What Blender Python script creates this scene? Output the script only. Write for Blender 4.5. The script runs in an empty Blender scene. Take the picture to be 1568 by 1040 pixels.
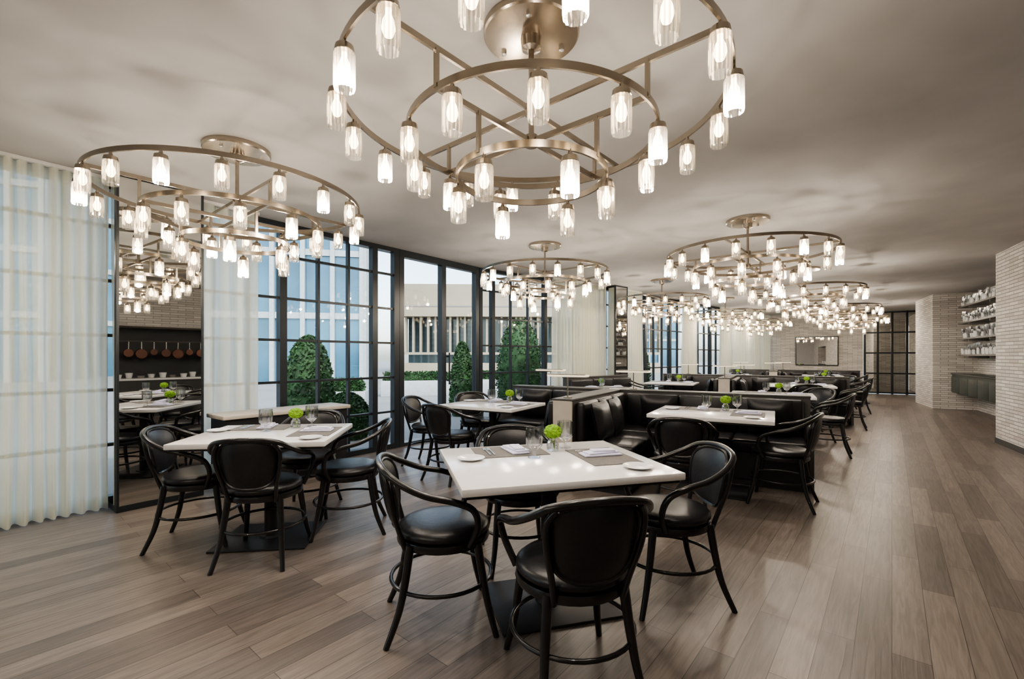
import bpy, bmesh, math, random
from mathutils import Vector, Matrix
random.seed(7)
S=bpy.context.scene
H=2.82
# ------------------------------------------------------------------ materials
def nmat(name):
    m=bpy.data.materials.new(name); m.use_nodes=True
    nt=m.node_tree; b=nt.nodes['Principled BSDF']
    return m,nt,b
def mat(name,col,rough=.5,metal=0,var=.08,scale=8,bump=0,emit=None,es=0,trans=0,coat=0,spec=.5):
    m,nt,b=nmat(name)
    tc=nt.nodes.new('ShaderNodeTexCoord'); n=nt.nodes.new('ShaderNodeTexNoise')
    n.inputs['Scale'].default_value=scale; n.inputs['Detail'].default_value=4
    nt.links.new(tc.outputs['Object'],n.inputs['Vector'])
    r=nt.nodes.new('ShaderNodeValToRGB')
    r.color_ramp.elements[0].position=.3; r.color_ramp.elements[1].position=.7
    r.color_ramp.elements[0].color=[c*(1-var) for c in col]+[1]
    r.color_ramp.elements[1].color=[min(1,c*(1+var)) for c in col]+[1]
    nt.links.new(n.outputs['Fac'],r.inputs['Fac']); nt.links.new(r.outputs['Color'],b.inputs['Base Color'])
    b.inputs['Roughness'].default_value=rough; b.inputs['Metallic'].default_value=metal
    b.inputs['Transmission Weight'].default_value=trans; b.inputs['Coat Weight'].default_value=coat
    b.inputs['Specular IOR Level'].default_value=spec
    if bump:
        bp=nt.nodes.new('ShaderNodeBump'); bp.inputs['Strength'].default_value=bump; bp.inputs['Distance'].default_value=.01
        nt.links.new(n.outputs['Fac'],bp.inputs['Height']); nt.links.new(bp.outputs['Normal'],b.inputs['Normal'])
    if emit: b.inputs['Emission Color'].default_value=(*emit,1); b.inputs['Emission Strength'].default_value=es
    return m
def thin_glass(name,tint=(.93,.96,.97),gloss=.1,rough=.02):
    m=bpy.data.materials.new(name); m.use_nodes=True; nt=m.node_tree; nt.nodes.clear()
    o=nt.nodes.new('ShaderNodeOutputMaterial'); t=nt.nodes.new('ShaderNodeBsdfTransparent'); g=nt.nodes.new('ShaderNodeBsdfGlossy')
    mx=nt.nodes.new('ShaderNodeMixShader'); lw=nt.nodes.new('ShaderNodeLayerWeight'); mp=nt.nodes.new('ShaderNodeMapRange')
    lw.inputs['Blend'].default_value=.25
    mp.inputs['To Min'].default_value=gloss*.5; mp.inputs['To Max'].default_value=min(1,gloss*5)
    t.inputs['Color'].default_value=(*tint,1); g.inputs['Roughness'].default_value=rough
    nt.links.new(lw.outputs['Facing'],mp.inputs['Value']); nt.links.new(mp.outputs['Result'],mx.inputs[0])
    nt.links.new(t.outputs[0],mx.inputs[1]); nt.links.new(g.outputs[0],mx.inputs[2]); nt.links.new(mx.outputs[0],o.inputs[0])
    return m
M={}
M['blackwood']=mat('black_lacquered_wood',(.010,.010,.011),.28,var=.1,coat=.3)
M['leather']=mat('black_leather',(.015,.015,.017),.34,var=.15,scale=60,bump=.08)
M['stone']=mat('white_quartz',(.82,.81,.80),.16,var=.02,scale=20)
M['iron']=mat('black_iron',(.018,.019,.022),.45,var=.1)
M['boothpanel']=mat('taupe_grey_panel',(.075,.072,.068),.5,var=.06)
M['frame']=mat('window_frame_black',(.018,.023,.028),.35,var=.05)
M['brass']=mat('satin_bronze',(.40,.35,.29),.25,1,var=.05,scale=20)
M['plaster']=mat('ceiling_plaster',(.43,.42,.41),.85,var=.12,scale=1.1,bump=.2)
M['track']=mat('white_curtain_track',(.6,.6,.58),.6)
M['paint']=mat('warm_paint',(.5,.49,.48),.8,var=.04)
M['darkwall']=mat('dark_kitchen',(.05,.05,.05),.5)
M['copper']=mat('copper_pan',(.20,.09,.06),.25,1)
M['steel']=mat('steel',(.6,.6,.6),.25,1)
M['lightwood']=mat('light_oak',(.52,.48,.42),.45,var=.12,scale=5)
M['greycloth']=mat('placemat_grey',(.15,.14,.13),.8,var=.15,scale=80)
M['napkin']=mat('napkin_white',(.66,.66,.82),.85)
M['china']=mat('white_china',(.8,.8,.8),.15)
M['moss']=mat('green_moss',(.20,.38,.03),.9,var=.5,scale=60)
M['leaf']=mat('hedge_leaf',(.030,.075,.022),.7,var=.5,scale=6)
M['concrete']=mat('beige_concrete',(.34,.29,.215),.8,var=.06,scale=.5)
M['pave']=mat('terrace_paving',(.23,.23,.22),.8,var=.08,scale=.6)
M['bglass']=mat('tower_glass',(.06,.15,.22),.15,.2,var=.4,scale=.25)
M['dglass']=mat('dark_glazing',(.07,.10,.11),.15,.1,var=.3,scale=.4)  # dark window glass at the base of the concrete building
M['whitefin']=mat('white_fin',(.36,.39,.40),.5)
M['planter']=mat('planter_white',(.4,.4,.4),.6)
M['cab']=mat('cabinet_green_black',(.045,.055,.05),.4)
M['shelf']=mat('shelf_grey',(.22,.21,.20),.5)
M['bulb']=mat('warm_bulb',(1,.9,.75),.4,emit=(1,.78,.52),es=9)
M['lampshade']=mat('lampshade_ivory',(.75,.68,.55),.6,emit=(1,.85,.6),es=.5)
for k in ('bulb','lampshade'):
    try: M[k].cycles.emission_sampling='NONE'
    except Exception: pass
M['wglass']=thin_glass('window_glass',(.90,.94,.95),.022)
M['cglass']=thin_glass('clear_glassware',(.95,.96,.97),.30,.03)
def lampglass(name,mixtr,col,gl):
    m=bpy.data.materials.new(name); m.use_nodes=True; nt=m.node_tree; nt.nodes.clear()
    o=nt.nodes.new('ShaderNodeOutputMaterial'); t=nt.nodes.new('ShaderNodeBsdfTransparent'); g=nt.nodes.new('ShaderNodeBsdfGlossy')
    tr=nt.nodes.new('ShaderNodeBsdfTranslucent'); a1=nt.nodes.new('ShaderNodeMixShader'); a2=nt.nodes.new('ShaderNodeMixShader')
    tr.inputs[0].default_value=(*col,1); t.inputs[0].default_value=(*col,1); g.inputs['Roughness'].default_value=.12
    a1.inputs[0].default_value=mixtr; a2.inputs[0].default_value=gl
    nt.links.new(t.outputs[0],a1.inputs[1]); nt.links.new(tr.outputs[0],a1.inputs[2]); nt.links.new(a1.outputs[0],a2.inputs[1]); nt.links.new(g.outputs[0],a2.inputs[2]); nt.links.new(a2.outputs[0],o.inputs[0])
    M[name]=m
lampglass('lampglass',.12,(.98,.96,.92),.10)
lampglass('lampglass_rib',.24,(.58,.56,.52),.28)
# curtain
m=bpy.data.materials.new('sheer_curtain'); m.use_nodes=True; nt=m.node_tree; nt.nodes.clear()
o=nt.nodes.new('ShaderNodeOutputMaterial'); t=nt.nodes.new('ShaderNodeBsdfTransparent'); d=nt.nodes.new('ShaderNodeBsdfDiffuse')
tr=nt.nodes.new('ShaderNodeBsdfTranslucent'); a1=nt.nodes.new('ShaderNodeMixShader'); a2=nt.nodes.new('ShaderNodeMixShader')
wv=nt.nodes.new('ShaderNodeTexNoise'); wv.inputs['Scale'].default_value=250; rr=nt.nodes.new('ShaderNodeValToRGB')
rr.color_ramp.elements[0].color=(.95,.92,.77,1); rr.color_ramp.elements[1].color=(.99,.97,.85,1)
tc=nt.nodes.new('ShaderNodeTexCoord'); nt.links.new(tc.outputs['Object'],wv.inputs['Vector']); nt.links.new(wv.outputs['Fac'],rr.inputs['Fac'])
nt.links.new(rr.outputs['Color'],d.inputs[0]); nt.links.new(rr.outputs['Color'],tr.inputs[0])
a1.inputs[0].default_value=.75; a2.inputs[0].default_value=.20
nt.links.new(d.outputs[0],a1.inputs[1]); nt.links.new(tr.outputs[0],a1.inputs[2]); nt.links.new(a1.outputs[0],a2.inputs[1]); nt.links.new(t.outputs[0],a2.inputs[2]); nt.links.new(a2.outputs[0],o.inputs[0])
M['curtain']=m
# mirror
m,nt,b=nmat('mirror_glass'); b.inputs['Base Color'].default_value=(.66,.66,.64,1); b.inputs['Metallic'].default_value=1; b.inputs['Roughness'].default_value=.015
M['mirror']=m
m,nt,b=nmat('bright_mirror'); b.inputs['Base Color'].default_value=(.92,.92,.91,1); b.inputs['Metallic'].default_value=1; b.inputs['Roughness'].default_value=.01
M['mirror2']=m
# brick
m,nt,b=nmat('roman_brick')
tc=nt.nodes.new('ShaderNodeTexCoord'); sp=nt.nodes.new('ShaderNodeSeparateXYZ'); cb=nt.nodes.new('ShaderNodeCombineXYZ'); ad=nt.nodes.new('ShaderNodeMath'); ad.operation='ADD'
nt.links.new(tc.outputs['Object'],sp.inputs[0]); nt.links.new(sp.outputs['X'],ad.inputs[0]); nt.links.new(sp.outputs['Y'],ad.inputs[1])
nt.links.new(ad.outputs[0],cb.inputs[0]); nt.links.new(sp.outputs['Z'],cb.inputs[1])
br=nt.nodes.new('ShaderNodeTexBrick'); br.inputs['Scale'].default_value=1
br.inputs['Brick Width'].default_value=.29; br.inputs['Row Height'].default_value=.05; br.inputs['Mortar Size'].default_value=.006; br.inputs['Mortar Smooth'].default_value=.3
br.inputs['Color1'].default_value=(.72,.69,.65,1); br.inputs['Color2'].default_value=(.48,.45,.42,1); br.inputs['Mortar'].default_value=(.34,.325,.31,1); br.inputs['Bias'].default_value=-.2
nt.links.new(cb.outputs[0],br.inputs['Vector']); nt.links.new(br.outputs['Color'],b.inputs['Base Color']); b.inputs['Roughness'].default_value=.85
bp=nt.nodes.new('ShaderNodeBump'); bp.invert=True; bp.inputs['Strength'].default_value=.8; bp.inputs['Distance'].default_value=.014
nt.links.new(br.outputs['Fac'],bp.inputs['Height']); nt.links.new(bp.outputs['Normal'],b.inputs['Normal'])
M['brick']=m
# floor planks
m,nt,b=nmat('oak_plank_floor')
tc=nt.nodes.new('ShaderNodeTexCoord'); mp=nt.nodes.new('ShaderNodeMapping'); mp.inputs['Rotation'].default_value=(0,0,-math.atan2(.77,.64))
nt.links.new(tc.outputs['Object'],mp.inputs['Vector'])
br=nt.nodes.new('ShaderNodeTexBrick'); br.inputs['Scale'].default_value=1; br.offset=.37
br.inputs['Brick Width'].default_value=1.3; br.inputs['Row Height'].default_value=.13; br.inputs['Mortar Size'].default_value=.0016; br.inputs['Mortar Smooth'].default_value=.2
br.inputs['Color1'].default_value=(.0,.0,.0,1); br.inputs['Color2'].default_value=(1,1,1,1); br.inputs['Mortar'].default_value=(0,0,0,1)
nt.links.new(mp.outputs[0],br.inputs['Vector'])
m2=nt.nodes.new('ShaderNodeMapping'); m2.inputs['Scale'].default_value=(1.6,22,1); nt.links.new(mp.outputs[0],m2.inputs['Vector'])
ns=nt.nodes.new('ShaderNodeTexNoise'); ns.inputs['Scale'].default_value=1.8; ns.inputs['Detail'].default_value=8; ns.inputs['Distortion'].default_value=1.4
nt.links.new(m2.outputs[0],ns.inputs['Vector'])
r1=nt.nodes.new('ShaderNodeValToRGB'); r1.color_ramp.elements[0].color=(.148,.126,.111,1); r1.color_ramp.elements[1].color=(.270,.228,.198,1)
nt.links.new(br.outputs['Color'],r1.inputs['Fac'])
r2=nt.nodes.new('ShaderNodeValToRGB'); r2.color_ramp.elements[0].position=.36; r2.color_ramp.elements[1].position=.64
r2.color_ramp.elements[0].color=(.74,.74,.74,1); r2.color_ramp.elements[1].color=(1.08,1.08,1.08,1)
nt.links.new(ns.outputs['Fac'],r2.inputs['Fac'])
mu=nt.nodes.new('ShaderNodeMix'); mu.data_type='RGBA'; mu.blend_type='MULTIPLY'; mu.inputs[0].default_value=1
nt.links.new(r1.outputs['Color'],mu.inputs[6]); nt.links.new(r2.outputs['Color'],mu.inputs[7])
mo=nt.nodes.new('ShaderNodeMix'); mo.data_type='RGBA'; mo.inputs[7].default_value=(.05,.04,.034,1)
nt.links.new(br.outputs['Fac'],mo.inputs[0]); nt.links.new(mu.outputs[2],mo.inputs[6]); nt.links.new(mo.outputs[2],b.inputs['Base Color'])
b.inputs['Roughness'].default_value=.35; b.inputs['Specular IOR Level'].default_value=.5
bp=nt.nodes.new('ShaderNodeBump'); bp.inputs['Strength'].default_value=.25; bp.inputs['Distance'].default_value=.004
nt.links.new(ns.outputs['Fac'],bp.inputs['Height']); nt.links.new(bp.outputs['Normal'],b.inputs['Normal'])
M['floor']=m

# ------------------------------------------------------------------ mesh builder
def catmull(pts,n=6,closed=False):
    P=[Vector(p) for p in pts]; out=[]; L=len(P)
    rng=range(L) if closed else range(L-1)
    for i in rng:
        if closed: p0,p1,p2,p3=P[(i-1)%L],P[i],P[(i+1)%L],P[(i+2)%L]
        else: p0=P[max(i-1,0)];p1=P[i];p2=P[i+1];p3=P[min(i+2,L-1)]
        for k in range(n):
            t=k/n
            out.append(.5*((2*p1)+(p2-p0)*t+(2*p0-5*p1+4*p2-p3)*t*t+(3*p1-p0-3*p2+p3)*t**3))
    if not closed: out.append(P[-1])
    return out
class MB:
    def __init__(s): s.v=[];s.f=[];s.m=[];s.names=[]
    def mi(s,k):
        if k not in s.names: s.names.append(k)
        return s.names.index(k)
    def add(s,v,f,k,T=None):
        b=len(s.v); ks=k if isinstance(k,list) else None
        i=None if ks else s.mi(k)
        s.v+= [tuple(T@Vector(p)) if T else tuple(p) for p in v]
        for n,q in enumerate(f): s.f.append([b+j for j in q]); s.m.append(s.mi(ks[n]) if ks else i)
    def box(s,x0,x1,y0,y1,z0,z1,k,T=None):
        v=[(x,y,z) for z in (z0,z1) for y in (y0,y1) for x in (x0,x1)]
        s.add(v,[(0,2,3,1),(4,5,7,6),(0,1,5,4),(2,6,7,3),(0,4,6,2),(1,3,7,5)],k,T)
    def rbox(s,x0,x1,y0,y1,z0,z1,r,k,seg=3,T=None,puff=0):
        bm=bmesh.new(); bmesh.ops.create_cube(bm,size=1)
        for v in bm.verts: v.co=Vector(((x0+x1)/2+v.co.x*(x1-x0),(y0+y1)/2+v.co.y*(y1-y0),(z0+z1)/2+v.co.z*(z1-z0)))
        bmesh.ops.bevel(bm,geom=bm.edges[:],offset=r,segments=seg,profile=.5,affect='EDGES')
        bm.verts.index_update()
        s.add([v.co.copy() for v in bm.verts],[[v.index for v in f.verts] for f in bm.faces],k,T); bm.free()
    def tube(s,pts,r,k,n=8,closed=False,T=None,ry=None):
        P=[Vector(p) for p in pts]; L=len(P); R=r if isinstance(r,(list,tuple)) else [r]*L
        if len(R)!=L: R=[R[0]+(R[-1]-R[0])*i/(L-1) for i in range(L)]
        v=[];f=[]; up=None
        for i in range(L):
            if closed: d=(P[(i+1)%L]-P[i-1]).normalized()
            else: d=(P[min(i+1,L-1)]-P[max(i-1,0)]).normalized()
            if up is None:
                up=Vector((0,0,1)) if abs(d.z)<.9 else Vector((1,0,0))
            x=d.cross(up).normalized(); y=x.cross(d).normalized(); up=y
            for j in range(n):
                a=2*math.pi*j/n; v.append(P[i]+x*math.cos(a)*R[i]+y*math.sin(a)*R[i])
        for i in range(L if closed else L-1):
            i2=(i+1)%L
            for j in range(n): f.append((i*n+j,i*n+(j+1)%n,i2*n+(j+1)%n,i2*n+j))
        if not closed: f.append(list(range(n))[::-1]); f.append([(L-1)*n+j for j in range(n)])
        s.add(v,f,k,T)
    def lathe(s,prof,k,n=16,T=None,rib=0,sx=1,sy=1):
        v=[];f=[]
        for (r,z) in prof:
            for j in range(n):
                a=2*math.pi*j/n; q=r*(1-rib*(j%2)); v.append((q*math.cos(a)*sx,q*math.sin(a)*sy,z))
        for i in range(len(prof)-1):
            for j in range(n): f.append((i*n+j,i*n+(j+1)%n,(i+1)*n+(j+1)%n,(i+1)*n+j))
        if prof[0][0]>0: f.append(list(range(n))[::-1])
        if prof[-1][0]>0: f.append([(len(prof)-1)*n+j for j in range(n)])
        s.add(v,f,k,T)
    def olathe(s,prof,k,n=16,T=None,rib=0,k2=None):
        v=[];f=[];ks=[]
        for (r,z) in prof:
            for j in range(n):
                a=2*math.pi*j/n; q=r*(1-rib*(j%2)); v.append((q*math.cos(a),q*math.sin(a),z))
        for i in range(len(prof)-1):
            for j in range(n): f.append((i*n+j,i*n+(j+1)%n,(i+1)*n+(j+1)%n,(i+1)*n+j)); ks.append(k2 if (k2 and j%2) else k)
        s.add(v,f,ks if k2 else k,T)
    def mesh(s,name,ang=38):
        me=bpy.data.meshes.new(name); me.from_pydata(s.v,[],s.f)
        for k in s.names: me.materials.append(M[k])
        me.polygons.foreach_set('material_index',s.m)
        me.polygons.foreach_set('use_smooth',[True]*len(s.f)); me.update()
        try: me.set_sharp_from_angle(angle=math.radians(ang))
        except Exception: pass
        return me
    def obj(s,name,loc=(0,0,0),rot=0,ang=38): return place(s.mesh(name,ang),name,loc,rot)
def place(me,name,loc=(0,0,0),rot=0):
    o=bpy.data.objects.new(name,me); S.collection.objects.link(o); o.location=loc; o.rotation_euler=(0,0,rot); return o
def face(fx,fy): return math.atan2(-fx,fy)
def TL(x,y,z,rz=0): return Matrix.Translation((x,y,z))@Matrix.Rotation(rz,4,'Z')

# ------------------------------------------------------------------ plan
U=Vector((.611,.792)); N=Vector((.792,-.611)); A0=Vector((-1.54,6.57))
def PA(s,n=0): return A0+U*s+N*n
a=Vector((.5,.866)); b_=Vector((.866,-.5))
LA=-11.0; EA=1.62
F1=PA(LA); A1=PA(EA); B1=Vector((2.39,10.4)); C1=Vector((9.7,17.35))
RD=Vector((.52,.854)); RN=Vector((.854,-.52)); R0=Vector((7.26,6.86))
def PR(k,n=0): return R0+RD*k+RN*n
def slab(name,poly,z0,z1,k):
    mb=MB(); n=len(poly)
    mb.add([(p[0],p[1],z0) for p in poly]+[(p[0],p[1],z1) for p in poly],[list(range(n)),[n+i for i in range(n)][::-1]]+[(i,i+n,(i+1)%n+n,(i+1)%n) for i in range(n)],k)
    return mb.obj(name)
big=[F1-U*.5-N*.35,A1-N*.35,B1+Vector((-.25,.3)),C1+Vector((-.1,.6)),Vector((15.6,14.4)),PR(8.5,3),PR(-14,3)]
fl=slab('floor',big,-.12,0,'floor')
cl=slab('ceiling',big,H,H+.2,'plaster')

def wall(name,p0,p1,th,z0,z1,k,side=1):
    p0=Vector(p0);p1=Vector(p1); d=p1-p0; mb=MB(); mb.box(0,d.length,0 if side>0 else -th,th if side>0 else 0,z0,z1,k)
    return mb.obj(name,(p0.x,p0.y,0),math.atan2(d.y,d.x))
# windows: local x along p0->p1, y=out (left of direction)
wn=[0]
def wingrid(p0,p1,vs,zs,name=None,th=.05,glass=True):
    wn[0]+=1
    p0=Vector(p0);p1=Vector(p1); d=p1-p0; L=d.length; mb=MB()
    mb.box(0,L,0,.09,H-.06,H-.001,'frame'); mb.box(0,L,0,.09,.001,.07,'frame')
    for z in zs: mb.box(0,L,.015,.06,z-.014,z+.014,'frame')
    for (x,w) in vs:
        x=min(max(x,w/2),L-w/2); mb.box(x-w/2,x+w/2,0 if w>.04 else .01,.09 if w>.04 else .065,.07,H-.06,'frame')
    if glass: mb.box(.01,L-.01,.035,.041,.07,H-.06,'wglass')
    return mb.obj(name or 'window_%d'%wn[0],(p0.x,p0.y,0),math.atan2(d.y,d.x))
ZS=[.52,1.0,1.48,1.96,2.44]
def seq(L,step=.405,every=4): 
    n=max(1,round(L/step)); return [(i*L/n,.065 if i%every==0 or i==n else .028) for i in range(n+1)]
wingrid(PA(LA),PA(-2.08-.63),seq(8.3),ZS)
wingrid(PA(-2.70),PA(-.095),[(.0,.06),(.6,.03),(.97,.08),(1.40,.03),(1.81,.03),(2.20,.08),(2.605,.09)],ZS)
# door
mb=MB(); L=EA+.07
mb.box(0,L,0,.1,H-.10,H-.001,'frame'); mb.box(0,L,0,.1,.001,.05,'frame')
for x,w in [(.04,.08),(.865,.09),(L-.04,.08)]: mb.box(x-w/2,x+w/2,0,.1,.05,H-.1,'frame')
mb.box(.08,L-.08,.04,.048,.05,H-.1,'wglass')
for x in (.80,.93): mb.tube([(x,-.05,.85),(x,-.05,1.35)],.012,'frame'); mb.box(x-.008,x+.008,-.05,.01,.9,.92,'frame'); mb.box(x-.008,x+.008,-.05,.01,1.28,1.30,'frame')
p=PA(-.09); mb.obj('door_1',(p.x,p.y,0),math.atan2(U.y,U.x))
# B facade
dB=(B1-A1); LB=dB.length; uB=dB/LB; nB=Vector((uB.y,-uB.x))
def PB(s,n=0): return A1+uB*s+nB*n
wingrid(PB(0),PB(LB),[(0.03,.06),(.30,.07),(.72,.026),(1.15,.026),(1.6,.075)]+[(1.6+.42*i,.026) for i in range(1,6)]+[(LB-.03,.06)],ZS)
dC=(C1-B1); LC=dC.length; uC=dC/LC; nC=Vector((uC.y,-uC.x))
def PC(s,n=0): return B1+uC*s+nC*n
wingrid(PC(0),PC(LC),[(x,.08 if i%3==0 else .028) for i,x in enumerate([LC*j/24 for j in range(25)])],ZS)
# curtains
def curtain(p0,p1,seed=0):
    p0=Vector(p0);p1=Vector(p1); d=p1-p0; L=d.length; mb=MB()
    n=int(L/.010); v=[];f=[]; ph=0; ys=[]
    amp=.055
    for i in range(n+1):
        ph+=.010*2*math.pi/(.115+.035*math.sin(i*.013+seed)); s_=math.sin(ph); ys.append((abs(s_)**.8)*(1 if s_>0 else -1)*amp*(1+.25*math.sin(i*.05+seed)))
    zs=[.012,.6,1.4,2.2,H-.03]; 
    for zi,z in enumerate(zs):
        for i in range(n+1): v.append((L*i/n+ .008*math.sin(z*1.7+i*.2),ys[i]*(1.1-.12*zi)+.01*math.sin(z*2+i*.07),z))
    for zi in range(len(zs)-1):
        for i in range(n): q=zi*(n+1)+i; f.append((q,q+1,q+n+2,q+n+1))
    mb.add(v,f,'curtain'); mb.box(0,L,-.02,.02,H-.03,H-.002,'track')
    return mb.obj('sheer_curtain',(p0.x,p0.y,0),math.atan2(d.y,d.x),ang=80)
curtain(PA(-6.6,.15),PA(-3.29,.15),1); curtain(PA(-2.62,.14),PA(-2.06,.14),2)
curtain(PB(1.65,.14),PB(3.3,.14),3); curtain(PC(.15,.14),PC(.8,.14),4); curtain(PC(2.9,.14),PC(3.7,.14),5); curtain(PC(5.4,.14),PC(9.8,.14),6)
# mirror columns
def mirror_col(name,P,s0,s1,n1,u):
    L=s1-s0; mb=MB(); mb.box(0,L,-n1,-.012,.001,H-.002,'frame')
    mb.box(.018,L-.018,-n1-.004,-n1,.05,H-.03,'mirror')
    mb.box(0,.018,-n1-.012,-n1,.001,H-.002,'frame'); mb.box(L-.018,L,-n1-.012,-n1,.001,H-.002,'frame'); mb.box(.018,L-.018,-n1-.012,-n1,.001,.05,'frame')
    mb.box(-.006,0,-n1+.02,-.10,.06,H-.05,'mirror')
    p=P(s0); return mb.obj(name,(p.x,p.y,0),math.atan2(u.y,u.x))
mirror_col('mirrored_column',PA,-3.27,-2.64,.34,U)
mirror_col('mirrored_column',PB,3.36,3.80,.34,uB)
# console against window
mb=MB(); mb.rbox(0,1.3,-.2,.2,.71,.75,.008,'lightwood'); mb.box(.03,1.27,-.17,.17,.10,.71,'iron'); mb.box(.06,1.24,-.14,.14,0,.10,'iron')
for x in (.45,.87): mb.box(x-.004,x+.004,-.174,-.17,.12,.69,'blackwood')
p=PA(-2.58,.34+.09); mb.obj('console_sideboard',(p.x,p.y,0),math.atan2(U.y,U.x))

# rear wall / right walls
wall('wall_back',PR(-13),F1,.2,0,H,'paint',side=1)
wall('wall_far',C1,C1+b_*2.90,.2,0,H,'brick',side=1)
dd0=C1+b_*2.92; L=1.55
mb=MB(); 
for i in range(5): x=L*i/4; x=min(max(x,.03),L-.03); mb.box(x-.03,x+.03,0,.08,0.001,H-.001,'frame')
for z in (.04,.7,1.4,2.1,H-.03): mb.box(0,L,.01,.07,z-.025,z+.025,'frame')
mb.box(.0,L,.035,.045,.05,H-.05,'mirror')
mb.obj('door_2',(dd0.x,dd0.y,0),math.atan2(b_.y,b_.x))
de=dd0+b_*1.56; wall('wall_far_return',de,de+b_*.9,.2,0,H,'brick',side=1)
# mirror on far brick wall
mb=MB(); mb.box(0,1.3,-.05,-.002,.95,2.0,'frame'); mb.box(.03,1.27,-.055,-.05,.98,1.97,'mirror2')
p=C1+b_*.9; mb.obj('wall_mirror',(p.x,p.y,0),math.atan2(b_.y,b_.x))
# right walls
wall('wall_right_passage',de+b_*.02-a*.02,Vector((12.27,12.34)),.2,0,H,'brick',side=1)
def prism(name,poly,k,z0=0,z1=H):
    p0=poly[0]; d=poly[1]-poly[0]; an=math.atan2(d.y,d.x); R=Matrix.Rotation(-an,2); q=[R@(p-p0) for p in poly]; n=len(q); mb=MB()
    mb.add([(p.x,p.y,z0) for p in q]+[(p.x,p.y,z1) for p in q],[list(range(n))[::-1],[n+i for i in range(n)]]+[(i,(i+1)%n,(i+1)%n+n,i+n) for i in range(n)],k)
    return mb.obj(name,(p0.x,p0.y,0),an)
prism('wall_pillar',[Vector((10.4,11.3)),Vector((11.28,10.79)),Vector((12.25,12.30)),Vector((11.3,12.8))],'brick')
rb0=PR(0,1.07); rb1=Vector((11.10,10.90))
wall('wall_recess',rb0,rb1,.2,0,H,'brick',side=-1)
wall('wall_right',PR(-5.0),PR(0),1.07,0,H,'brick',side=-1)
wall('wall_right_rear',PR(-13),PR(-9.6),1.07,0,H,'brick',side=-1)
wall('wall_kitchen_lintel',PR(-9.6),PR(-5.0),1.07,1.93,H,'brick',side=-1)
wall('wall_kitchen_back',PR(-9.6,1.07),PR(-5.0,1.07),.1,0,1.93,'darkwall',side=-1)
# kitchen counter + pans
mb=MB(); mb.box(.01,4.59,-.60,-.02,.0,.78,'darkwall'); mb.rbox(.01,4.59,-.64,0.02,.78,.82,.006,'stone')
for i in range(22):
    x=.3+i*.19; mb.olathe([(0.0,0),(.05,0),(.07,.05+.03*(i%3))],'china' if i%3 else 'steel',12,TL(x,-.25-.1*(i%2),.821))
p=PR(-9.6); mb.obj('kitchen_counter',(p.x,p.y,0),math.atan2(RD.y,RD.x))
mb=MB(); mb.tube([(.0,-.5,1.62),(4.6,-.5,1.62)],.012,'steel')
for i in range(20):
    x=.2+i*.22; r=.075+.02*((i*7)%3)
    mb.tube([(x,-.5,1.62),(x,-.5,1.62-.17)],.006,'steel',6)
    T=Matrix.Translation((x,-.5,1.46-r))@Matrix.Rotation(math.radians(90),4,'X'); mb.olathe([(0.001,.0),(r*.9,0),(r,.03),(r,.06)],'copper',18,T)
mb.obj('hanging_copper_pans',(p.x,p.y,0),math.atan2(RD.y,RD.x))
# shelves with glassware
Lr=(rb1-rb0).length; dr=(rb1-rb0).normalized(); ar=math.atan2(dr.y,dr.x)
for j,z in enumerate((1.30,1.68,2.06,2.44)):
    mb=MB(); mb.box(.05,Lr-.12,.002,.36,z,z+.035,'shelf'); 
    for x in (.4,1.8,3.2,4.6): mb.box(x,x+.02,.002,.34,z-.05,z,'shelf')
    mb.obj('wall_shelf',(rb0.x,rb0.y,0),ar)
    mb=MB(); rnd=random.Random(j)
    x=.12
    while x<Lr-.25:
        for y in (.07,.15,.23,.31):
            k=rnd.choice(['cglass','china','steel']); hh=rnd.uniform(.9,1.7)
            mb.olathe([(.03,0.001),(.031,.0015),(.006,.01),(.006,.06*hh),(.03,.09*hh),(.033,.15*hh)] if k!='china' else [(.025,.001),(.034,.05),(.036,.09*hh),(.03,.091*hh),(0,.06*hh)],k,10,TL(x,y,z+.035))
        x+=.078
    mb.obj('shelf_glassware',(rb0.x,rb0.y,0),ar)
mb=MB(); mb.box(.05,Lr-.13,.002,.47,.42,.86,'cab')
n=8
for i in range(n):
    x0=.05+(Lr-.18)*i/n; mb.rbox(x0+.01,x0+(Lr-.18)/n-.01,.47,.488,.43,.80,.004,'cab'); mb.box(x0+.2,x0+.4,.488,.50,.72,.73,'brass')
mb.rbox(.05,Lr-.13,.002,.50,.86,.885,.005,'cab')
mb.obj('floating_cabinet',(rb0.x,rb0.y,0),ar)
wall('baseboard_right',PR(-5,-.012),PR(0,-.012),.012,0.001,.08,'frame',side=-1)

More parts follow.
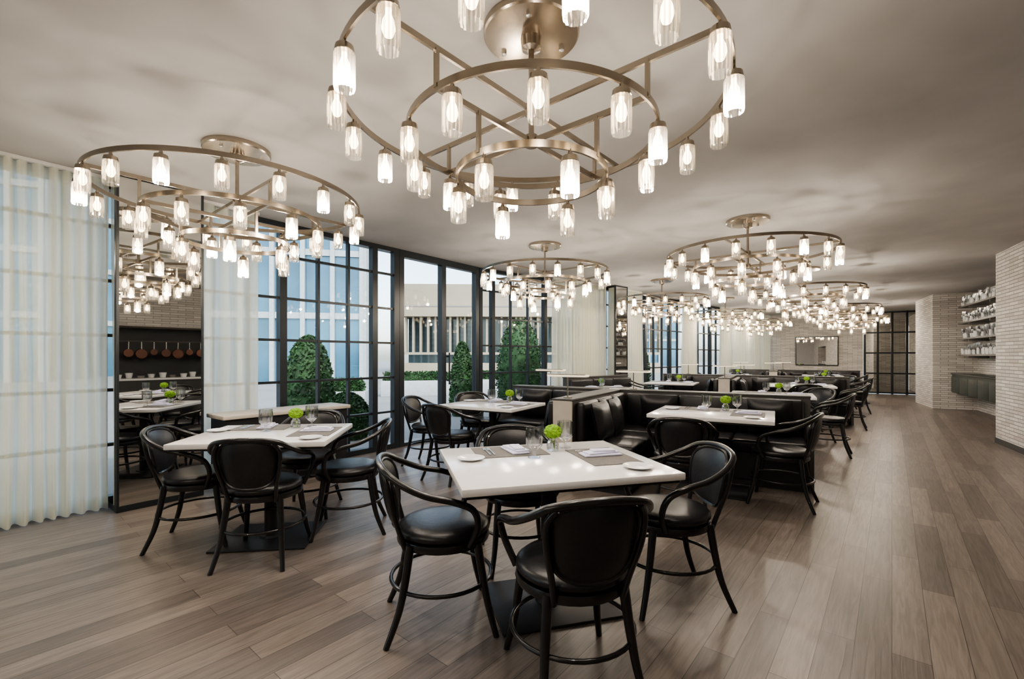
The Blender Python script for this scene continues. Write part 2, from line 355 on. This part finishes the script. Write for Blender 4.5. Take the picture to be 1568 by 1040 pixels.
# ------------------------------------------------------------------ chair
def make_chair():
    mb=MB()
    W='blackwood'
    mb.lathe([(.19,.395),(.222,.40),(.228,.415),(.222,.435),(.19,.437)],W,32,sx=1.0,sy=1.0)
    mb.lathe([(.17,.436),(.212,.44),(.226,.455),(.224,.472),(.205,.487),(.16,.494),(.08,.497),(.001,.498)],'leather',36)
    for sx in (-1,1):
        mb.tube(catmull([(sx*.165,.145,.42),(sx*.18,.165,.28),(sx*.195,.19,.14),(sx*.22,.225,0)],4),[.021,.0135],W,10)
        mb.tube(catmull([(sx*.150,-.165,.43),(sx*.165,-.185,.28),(sx*.18,-.215,.14),(sx*.205,-.27,0)],4),[.021,.0135],W,10)
        mb.tube(catmull([(sx*.135,-.185,.40),(sx*.15,-.215,.50),(sx*.178,-.245,.62),(sx*.185,-.262,.72),(sx*.155,-.287,.775)],5),.0125,W,8)
    half=[(.205,.10,.425),(.245,.135,.52),(.272,.11,.61),(.278,.02,.655),(.265,-.10,.685),(.232,-.21,.735),(.165,-.283,.785)]
    path=half+[(0,-.312,.803)]+[(-x,y,z) for x,y,z in half[::-1]]
    mb.tube(catmull(path,6),.0155,W,10)
    nx,nz=15,11; v=[];f=[]
    def pad(u,w,off):
        m_=max(abs(u),abs(w)); l=(abs(u)**3+abs(w)**3)**(1/3) if m_>0 else 1
        k=m_/l if l>0 else 1; uu,ww=u*k,w*k
        z=.640+ww*.147; hw=.170+.020*ww; x=uu*hw
        y=-.243-(z-.5)*.21+.05*(x/.18)**2
        th=.020*(1-max(abs(u),abs(w))**4)+.003
        return (x,y+(th if off>0 else -th),z)
    for off in (1,-1):
        base=len(v)
        for j in range(nz):
            for i in range(nx): v.append(pad(-1+2*i/(nx-1),-1+2*j/(nz-1),off))
        for j in range(nz-1):
            for i in range(nx-1):
                q=[base+j*nx+i,base+j*nx+i+1,base+(j+1)*nx+i+1,base+(j+1)*nx+i]; f.append(q if off<0 else q[::-1])
    per=[i for i in range(nx)]+[j*nx+nx-1 for j in range(1,nz)]+[(nz-1)*nx+i for i in range(nx-2,-1,-1)]+[j*nx for j in range(nz-2,0,-1)]
    o2=nx*nz
    for i in range(len(per)): p,q=per[i],per[(i+1)%len(per)]; f.append((p,q,q+o2,p+o2))
    mb.add(v,f,'leather')
    ring=[(Vector(v[p])+Vector(v[p+o2]))/2 for p in per]
    mb.tube(ring,.010,W,6,closed=True)
    mb.tube([(.245*math.cos(t*math.pi/18),.245*math.sin(t*math.pi/18)-.01,.225) for t in range(36)],.0095,W,8,closed=True)
    return mb.mesh('dining_chair',ang=50)
chair=make_chair()
def put_chair(x,y,fx,fy): return place(chair,'dining_chair',(x,y,0),face(fx,fy))

# ------------------------------------------------------------------ tables
def make_table(w,d):
    mb=MB(); mb.rbox(-w/2,w/2,-d/2,d/2,.715,.75,.006,'stone',2)
    mb.box(-w/2+.02,w/2-.02,-d/2+.02,d/2-.02,.700,.715,'iron')
    mb.box(-.28,.28,-.03,.03,.68,.70,'iron'); mb.box(-.03,.03,-.25,.25,.68,.70,'iron')
    mb.tube([(0,0,.015),(0,0,.69)],.042,'iron',20); mb.lathe([(.075,.013),(.07,.03),(.044,.04)],'iron',20)
    mb.rbox(-.31,.31,-.25,.25,.0,.015,.005,'iron',2)
    return mb.mesh('dining_table')
tb=make_table(1.06,.86); tb2=make_table(.96,.80)
def mk(fn,name):
    mb=MB(); fn(mb); return mb.mesh(name)
gob=mk(lambda m:(m.olathe([(.0,0.0),(.036,0.0),(.035,.004),(.009,.012),(.008,.035),(.022,.045),(.044,.065),(.048,.11),(.046,.16),(.044,.16),(.045,.11),(.040,.07),(.0,.052)],'cglass',28,rib=.06)),'water_goblet')
def vase(m):
    m.olathe([(.0,0),(.034,0),(.037,.03),(.03,.055),(.022,.062),(.024,.08),(.021,.08),(.018,.06),(.027,.05),(.033,.03),(.03,.004),(.0,.004)],'cglass',20)
    rnd=random.Random(2)
    for i in range(5): t=rnd.random()*6; m.tube([(.012*math.cos(t),.012*math.sin(t),.005),(.01*math.cos(t+1),.01*math.sin(t+1),.09)],.0022,'moss',5)
    bm=bmesh.new(); bmesh.ops.create_icosphere(bm,subdivisions=4,radius=.05)
    for v in bm.verts: v.co*=1+rnd.uniform(-.09,.09); v.co.z*=.8; v.co.z+=.11
    bm.verts.index_update(); m.add([v.co.copy() for v in bm.verts],[[v.index for v in f.verts] for f in bm.faces],'moss'); bm.free()
vs=mk(vase,'flower_vase')
pm=mk(lambda m:m.rbox(-.20,.20,-.14,.14,0,.003,.001,'greycloth',1),'placemat')
def nap(m):
    m.rbox(-.05,.05,-.11,.11,.0,.010,.004,'napkin',2); m.rbox(-.035,.045,-.10,.09,.010,.020,.004,'napkin',2,T=Matrix.Rotation(.12,4,'Z')); m.rbox(-.02,.04,-.08,.05,.02,.028,.003,'napkin',2,T=Matrix.Rotation(-.1,4,'Z'))
np_=mk(nap,'folded_napkin')
pl=mk(lambda m:m.lathe([(.035,0),(.045,.002),(.07,.010),(.075,.013),(.073,.014),(.045,.006),(.001,.005)],'china',28),'side_plate')
def cut(m):
    for x,l in ((-.012,.19),(.012,.20)):
        m.tube([(x,-l/2,.0038),(x,l*.1,.0045),(x,l/2,.0038)],[.0035,.0025],'steel',6)
        m.rbox(x-.008,x+.008,l/2-.05,l/2,.001,.0035,.001,'steel',1)
ct=mk(cut,'cutlery_set')
def table(x,y,ux,uy,me=tb,settings=True):
    rot=math.atan2(uy,ux); place(me,'dining_table',(x,y,0),rot); R=Matrix.Rotation(rot,2)
    if not settings: return
    def q(me,n,lx,ly,z=.7505,r=0):
        p=R@Vector((lx,ly)); place(me,n,(x+p.x,y+p.y,z),rot+r)
    q(pm,'placemat',-.15,.25); q(np_,'folded_napkin',-.12,.25,.754,.1); q(ct,'cutlery_set',-.27,.25,.7537); q(gob,'water_goblet',-.06,.065)
    q(pl,'side_plate',-.40,.10)
    q(pm,'placemat',.31,.0,.7505,math.pi/2); q(np_,'folded_napkin',.31,.02,.754,math.pi/2); q(pl,'side_plate',.36,-.29); q(gob,'water_goblet',.20,.27); q(ct,'cutlery_set',.31,.13,.7537,math.pi/2)
    q(vs,'flower_vase',.10,.21)
table(.195,2.426,.966,.26)
put_chair(-.34,2.28,.97,.22); put_chair(.24,1.86,-.22,.97); put_chair(.84,2.49,-.97,-.1); put_chair(.05,2.93,.2,-.97)
table(-1.73,3.28,.985,.12,tb2)
put_chair(-2.20,3.24,.97,.25); put_chair(-1.62,3.0,-.12,.99); put_chair(-1.72,3.84,.1,-.99); put_chair(-1.24,3.45,-.95,-.25)
table(1.95,4.45,b_.x,b_.y); put_chair(1.44,3.88,a.x-.1,a.y+.1); put_chair(2.38,4.06,-.8,.6)
table(-.22,5.27,b_.x,b_.y,tb2); put_chair(-.62,4.86,.6,.8); put_chair(-.98,5.5,.95,-.3); put_chair(-.45,5.95,.4,-.9)
table(3.75,6.62,b_.x,b_.y); put_chair(4.18,6.08,-.8,.6); put_chair(4.5,6.9,-.8,-.35); 
table(5.5,8.7,b_.x,b_.y); put_chair(6.06,8.25,-.8,.6); put_chair(5.2,8.1,.4,.9)
table(7.3,10.85,b_.x,b_.y); put_chair(7.9,10.5,-.8,.6); put_chair(8.1,11.3,-.9,0)
table(8.75,12.9,b_.x,b_.y,tb2); put_chair(9.35,12.5,-.8,.6); put_chair(8.4,12.3,.5,.8)
table(3.33,9.52,b_.x,b_.y,tb2); put_chair(2.75,9.75,.9,-.4)
table(1.63,7.81,uB.x,uB.y,tb2); put_chair(1.1,7.4,.8,.5)
table(6.48,13.39,b_.x,b_.y,tb2); put_chair(5.9,13.7,.9,-.4)

# ------------------------------------------------------------------ booths (local x along b_, y along a)
def pillow(m,x,y,z,rz,tilt):
    T=Matrix.Translation((x,y,z))@Matrix.Rotation(rz,4,'Z')@Matrix.Rotation(tilt,4,'X')
    n=9; v=[];f=[]
    for s_ in (1,-1):
        for j in range(n):
            for i in range(n):
                u,w=-1+2*i/(n-1),-1+2*j/(n-1); th=.062*((1-u**4)*(1-w**4))**.6
                v.append((u*.21*(1-.06*(1-abs(w))),s_*th,w*.19*(1-.06*(1-abs(u)))))
    for j in range(n-1):
        for i in range(n-1):
            q=[j*n+i,j*n+i+1,(j+1)*n+i+1,(j+1)*n+i]; f.append(q[::-1]); f.append([k+n*n for k in q])
    m.add(v,f,'leather',T)
def make_booth():
    m=MB(); hb=.88; P='boothpanel'
    m.box(-.1,.1,0,1.55,0,hb-.02,P); m.rbox(-.11,.11,-.02,1.56,hb-.02,hb,.005,P,1)
    m.box(-.1,.1,-.018,0,0.001,hb-.02,'lightwood')
    for (x0,x1) in ((-1.45,-.1),(.1,2.12)):
        m.box(x0,x1,1.55,1.72,0,hb-.02,P); m.rbox(x0-.005,x1+.005,1.54,1.73,hb-.02,hb,.005,P,1)
    m.box(2.08,2.12,1.02,2.28,0,.62,P); m.box(-1.45,-1.41,1.02,1.55,0,.6,P)
    def seat(x0,x1,y0,y1):
        m.box(x0+.03,x1-.03,y0+.03,y1-.03,0,.07,'iron'); m.box(x0,x1,y0,y1,.07,.33,'leather')
    def cush(x0,x1,y0,y1): m.rbox(x0+.003,x1-.003,y0+.003,y1-.003,.33,.46,.03,'leather',3)
    def backc(x0,x1,y0,y1): m.rbox(x0+.003,x1-.003,y0+.003,y1-.003,.44,.845,.03,'leather',3)
    seat(.1,.66,.05,1.0); seat(.1,2.08,1.0,1.55)
    cush(.12,.68,.05,.52); cush(.12,.68,.52,.99); cush(.12,.75,1.0,1.53); cush(.75,1.41,1.0,1.53); cush(1.41,2.07,1.0,1.53)
    backc(.1,.2,.05,.5); backc(.1,.2,.5,.97); backc(.1,.2,.97,1.5)
    for i in range(3): backc(.2+.62*i,.2+.62*(i+1),1.45,1.55)
    seat(-.66,-.1,.05,1.0); seat(-1.41,-.1,1.0,1.55); cush(-.68,-.12,.05,.52); cush(-.68,-.12,.52,.99); cush(-.75,-.12,1.0,1.53); cush(-1.41,-.75,1.0,1.53)
    backc(-.2,-.1,.05,.5); backc(-.2,-.1,.5,.97); backc(-.2,-.1,.97,1.5); backc(-.8,-.2,1.45,1.55); backc(-1.4,-.8,1.45,1.55)
    seat(.1,2.08,1.72,2.25)
    for i in range(3): cush(.1+.66*i,.1+.66*(i+1),1.74,2.26); backc(.1+.66*i,.1+.66*(i+1),1.72,1.82)
    pillow(m,.31,.28,.66,math.pi/2,-.22); pillow(m,.31,.72,.66,math.pi/2+.1,-.2)
    pillow(m,.62,1.36,.66,.1,.2); pillow(m,1.75,1.36,.66,-.1,.2)
    pillow(m,-.31,.5,.66,-math.pi/2,-.2); pillow(m,-1.0,1.36,.66,.1,.2)
    return m.mesh('booth_banquette',ang=40)
bo=make_booth(); rb=math.atan2(b_.y,b_.x)
def lamp(p,L=.42):
    m=MB(); m.lathe([(.045,0),(.045,.008),(.012,.014)],'brass',16); m.tube([(0,0,.01),(0,0,.215)],.007,'brass',8)
    m.rbox(-L/2,L/2,-.05,.05,.21,.235,.008,'lampshade',2); m.box(-L/2+.01,L/2-.01,-.055,.055,.232,.238,'brass')
    m.obj('booth_lamp',(p.x,p.y,.88),rb)
for ox,oy in ((.5,4.48),(4.05,8.73),(7.2,12.6)):
    o=Vector((ox,oy)); place(bo,'booth_banquette',(ox,oy,0),rb)
    lamp(o+a*.12); lamp(o+a*1.63-b_*.9); lamp(o+a*1.63+b_*.25)
def straight():
    m=MB(); m.box(0,1.9,0,.12,0,.88,'boothpanel'); m.rbox(-.01,1.91,-.01,.13,.88,.90,.005,'boothpanel',1); m.box(0,1.9,-.55,0,.06,.33,'leather'); m.box(.03,1.87,-.5,0,0,.06,'iron')
    for i in range(3): m.rbox(.635*i,.63*(i+1),-.56,-.0,.33,.46,.03,'leather',3); m.rbox(.635*i,.63*(i+1),-.1,-.0,.45,.85,.03,'leather',3)
    return m.mesh('bench_banquette')
st=straight()
p=PB(1.62,.55); place(st,'bench_banquette',(p.x,p.y,0),math.atan2(uB.y,uB.x))

# ------------------------------------------------------------------ chandeliers
def make_ch():
    m=MB(); zr=[2.445-H,2.30-H,2.13-H]; rr_=[.85,.566,.345]
    def ring(R,z,h=.030,t=.010,n=96):
        v=[];f=[]
        for j in range(n):
            an=2*math.pi*j/n
            for (r,zz) in ((R-t/2,z-h/2),(R+t/2,z-h/2),(R+t/2,z+h/2),(R-t/2,z+h/2)): v.append((r*math.cos(an),r*math.sin(an),zz))
        for j in range(n):
            k=(j+1)%n
            for e in range(4): f.append((j*4+e,k*4+e,k*4+(e+1)%4,j*4+(e+1)%4))
        m.add(v,f,'brass')
    for R,z in zip(rr_,zr): ring(R,z)
    m.lathe([(.222,-.001),(.222,-.03),(.215,-.038),(.05,-.045),(.045,-.09),(.02,-.1)][::-1],'brass',48)
    m.tube([(0,0,-.04),(0,0,zr[1]-.015)],.013,'brass',12); 
    for i in range(3):
        an=i*2.1+.4; m.lathe([(.001,-.058),(.012,-.054),(.012,-.038)],'steel',12,TL(.16*math.cos(an),.16*math.sin(an),0))
    for lv in (0,1):
        for an in (-41,50):
            t=math.radians(an); T=Matrix.Rotation(t-math.pi/2,4,'Z'); R=rr_[lv]
            m.box(-R,R,-.006,.006,zr[lv]-.012,zr[lv]+.012,'brass',T)
            for s_ in (-1,1): m.box(s_*rr_[lv+1]-.008,s_*rr_[lv+1]+.008,-.008,.008,zr[lv+1],zr[lv],'brass',T)
        m.lathe([(.03,zr[lv]-.025),(.03,zr[lv]+.025)],'brass',16)
    cfg=[(rr_[0],zr[0],18,6),(rr_[1],zr[1],11,0),(rr_[2],zr[2],6,-36)]
    pts=[]
    for R,z,n,st_ in cfg:
        for i in range(n):
            t=math.radians(st_+360/n*i); x,y=R*math.sin(t),-R*math.cos(t); T=TL(x,y,z)
            m.lathe([(.004,.0),(.006,-.014),(.012,-.03),(.032,-.040),(.036,-.062),(.035,-.064)][::-1],'brass',16,T)
            m.olathe([(.034,-.060),(.038,-.070),(.038,-.185),(.035,-.197)],'lampglass',32,T,rib=.10,k2='lampglass_rib')
            m.lathe([(.001,-.155),(.014,-.147),(.022,-.125),(.018,-.10),(.010,-.082),(.010,-.062)],'bulb',12,T)
            pts.append((x,y,z-.178))
    return m.mesh('chandelier',ang=20),pts
ch,lp=make_ch()
chs=[(.09,2.13),(-2.02,3.36),(.45,6.25),(2.63,5.1),(3.0,9.15),(5.1,7.95),(5.6,12.0),(7.65,10.8),(10.1,13.6),(8.1,14.9),(-2.4,-.7)]
for i,(x,y) in enumerate(chs):
    place(ch,'chandelier',(x,y,H),0)
    near=i<4
    sel=[0,3,6,9,12,15,20,25,30,33] if near else [3,9,15]
    for k in sel:
        l=bpy.data.lights.new('chandelier_bulb_light','POINT'); l.energy=(72/len(sel)); l.color=(1,.90,.79); l.shadow_soft_size=.024
        lo=bpy.data.objects.new('chandelier_bulb_light',l); S.collection.objects.link(lo); lo.location=(x+lp[k][0],y+lp[k][1],H+lp[k][2])

# ------------------------------------------------------------------ exterior
mb=MB(); mb.box(-90,60,-40,110,-.30,-.14,'pave'); mb.obj('ground')
def leaves(m,pts,rnd,s1=.035,s2=.02):
    v=[];f=[]
    for c in pts:
        d1=Vector((rnd.gauss(0,1),rnd.gauss(0,1),rnd.gauss(0,1))).normalized()*s1; d2=d1.cross(Vector((rnd.gauss(0,1),rnd.gauss(0,1),rnd.gauss(0,1)))).normalized()*s2
        k=len(v); v+=[c-d1,c+d2,c+d1,c-d2]; f.append((k,k+1,k+2,k+3))
    m.add(v,f,'leaf')
def bush(name,x,y,h,prof,seed):
    rnd=random.Random(seed); m=MB(); m.lathe([(max(.001,prof(t)*.93),h*t+.0) for t in [i/14 for i in range(15)]],'leaf',18)
    P=[]
    for i in range(2600):
        t=rnd.random()**.8; r=prof(t)*rnd.uniform(.93,1.06); an=rnd.random()*6.283; P.append(Vector((r*math.cos(an),r*math.sin(an),h*t)))
    leaves(m,P,rnd); m.obj(name,(x,y,-.14))
dome=lambda R:(lambda t: R*(math.sqrt(max(0,1-max(0,(t-.35)/.65)**2))*(.8+.2*min(1,t/.2))))
cone=lambda R:(lambda t: R*(math.sqrt(max(0,1-t**2.2)))*(.75+.25*min(1,t/.15))+.01)
bush('topiary_bush',-3.6,8.1,1.80,dome(.42),1); bush('topiary_bush',-2.9,8.0,.8,dome(.40),4)
bush('topiary_bush',-1.20,11.0,1.78,cone(.29),2); bush('topiary_bush',.2,11.8,2.4,dome(.6),3); bush('topiary_bush',2.6,13.4,2.0,dome(.5),5); bush('topiary_bush',4.2,15.5,2.0,cone(.5),6)
for (x,y,l) in ((-4.6,16,2.6),(-1.3,17,2.0),(-5.2,11,1.6)):
    rnd=random.Random(int(l*10)); m=MB(); m.rbox(0,l,0,.8,-.14,.42,.02,'planter',2); m.rbox(.10,l-.10,.10,.70,.40,.68,.08,'leaf',3)
    leaves(m,[Vector((rnd.uniform(.06,l-.06),rnd.choice([.08,.08,rnd.uniform(.08,.72)]),rnd.uniform(.42,.74))) for _ in range(1500)],rnd,.05,.03)
    m.obj('hedge_planter',(x,y,0),.2)
m=MB(); m.box(0,22,0,14,4.6,7.3,'concrete'); m.box(.3,21,1.6,13,-.14,4.6,'dglass')
for i in range(36): x=.2+i*.62; m.box(x,x+.16,.4,1.0,1.5,4.6,'concrete')
m.box(0,22,.2,1.2,-.14,.7,'concrete'); m.box(0,22,.1,.3,1.4,1.6,'concrete'); m.box(-.0,22,-.03,.0,5.4,5.5,'shelf')
m.obj('concrete_building',(-9.2,38,0),.04)
def tower(name,x,y,w,d,h,rot):
    m=MB(); m.box(0,w,0,d,-.14,h,'bglass')
    nx=int(w/1.4)
    for i in range(nx+1): m.box(i*w/nx-.12,i*w/nx+.12,-.25,.0,-.14,h,'whitefin')
    for j in range(int(h/3.6)): m.box(0,w,-.12,0,3.4+j*3.6,3.75+j*3.6,'whitefin')
    ny=int(d/1.4)
    for i in range(ny+1): m.box(-.25,0,i*d/ny-.12,i*d/ny+.12,-.14,h,'whitefin'); m.box(w,w+.25,i*d/ny-.12,i*d/ny+.12,-.14,h,'whitefin')
    m.obj(name,(x,y,0),rot)
tower('office_tower',-18,24.5,9.5,10,17,.22); tower('office_tower',-39,20,14,12,20,.4); tower('office_tower',-52,2,14,14,22,.8)
tower('office_tower',10,66,14,10,12,.0)

# ------------------------------------------------------------------ world & sun
w=bpy.data.worlds.new('World'); S.world=w; w.use_nodes=True; nt=w.node_tree; bg=nt.nodes['Background']
sk=nt.nodes.new('ShaderNodeTexSky'); sk.sky_type='NISHITA'; sk.sun_disc=False; sk.sun_elevation=math.radians(48); sk.sun_rotation=math.radians(150); sk.air_density=1.0; sk.dust_density=2.0
hs=nt.nodes.new('ShaderNodeHueSaturation'); hs.inputs['Saturation'].default_value=.6
nt.links.new(sk.outputs[0],hs.inputs['Color']); nt.links.new(hs.outputs[0],bg.inputs[0]); bg.inputs[1].default_value=.5
l=bpy.data.lights.new('sun','SUN'); l.energy=1.9; l.angle=.02; l.color=(1,.96,.9); lo=bpy.data.objects.new('sun',l); S.collection.objects.link(lo)
lo.rotation_euler=Vector((.35,-.65,.75)).to_track_quat('Z','Y').to_euler(); lo.location=(10,-20,30)

# camera
c=bpy.data.cameras.new('Camera'); c.lens=16.07; c.sensor_width=36; c.shift_y=.016; c.clip_end=500; c.clip_start=.05
co=bpy.data.objects.new('Camera',c); S.collection.objects.link(co); co.location=(0,0,1.3); co.rotation_euler=(math.pi/2,0,0); S.camera=co
S.view_settings.view_transform='AgX'
try: S.view_settings.look='AgX - Medium High Contrast'
except Exception: pass
S.view_settings.exposure=.65
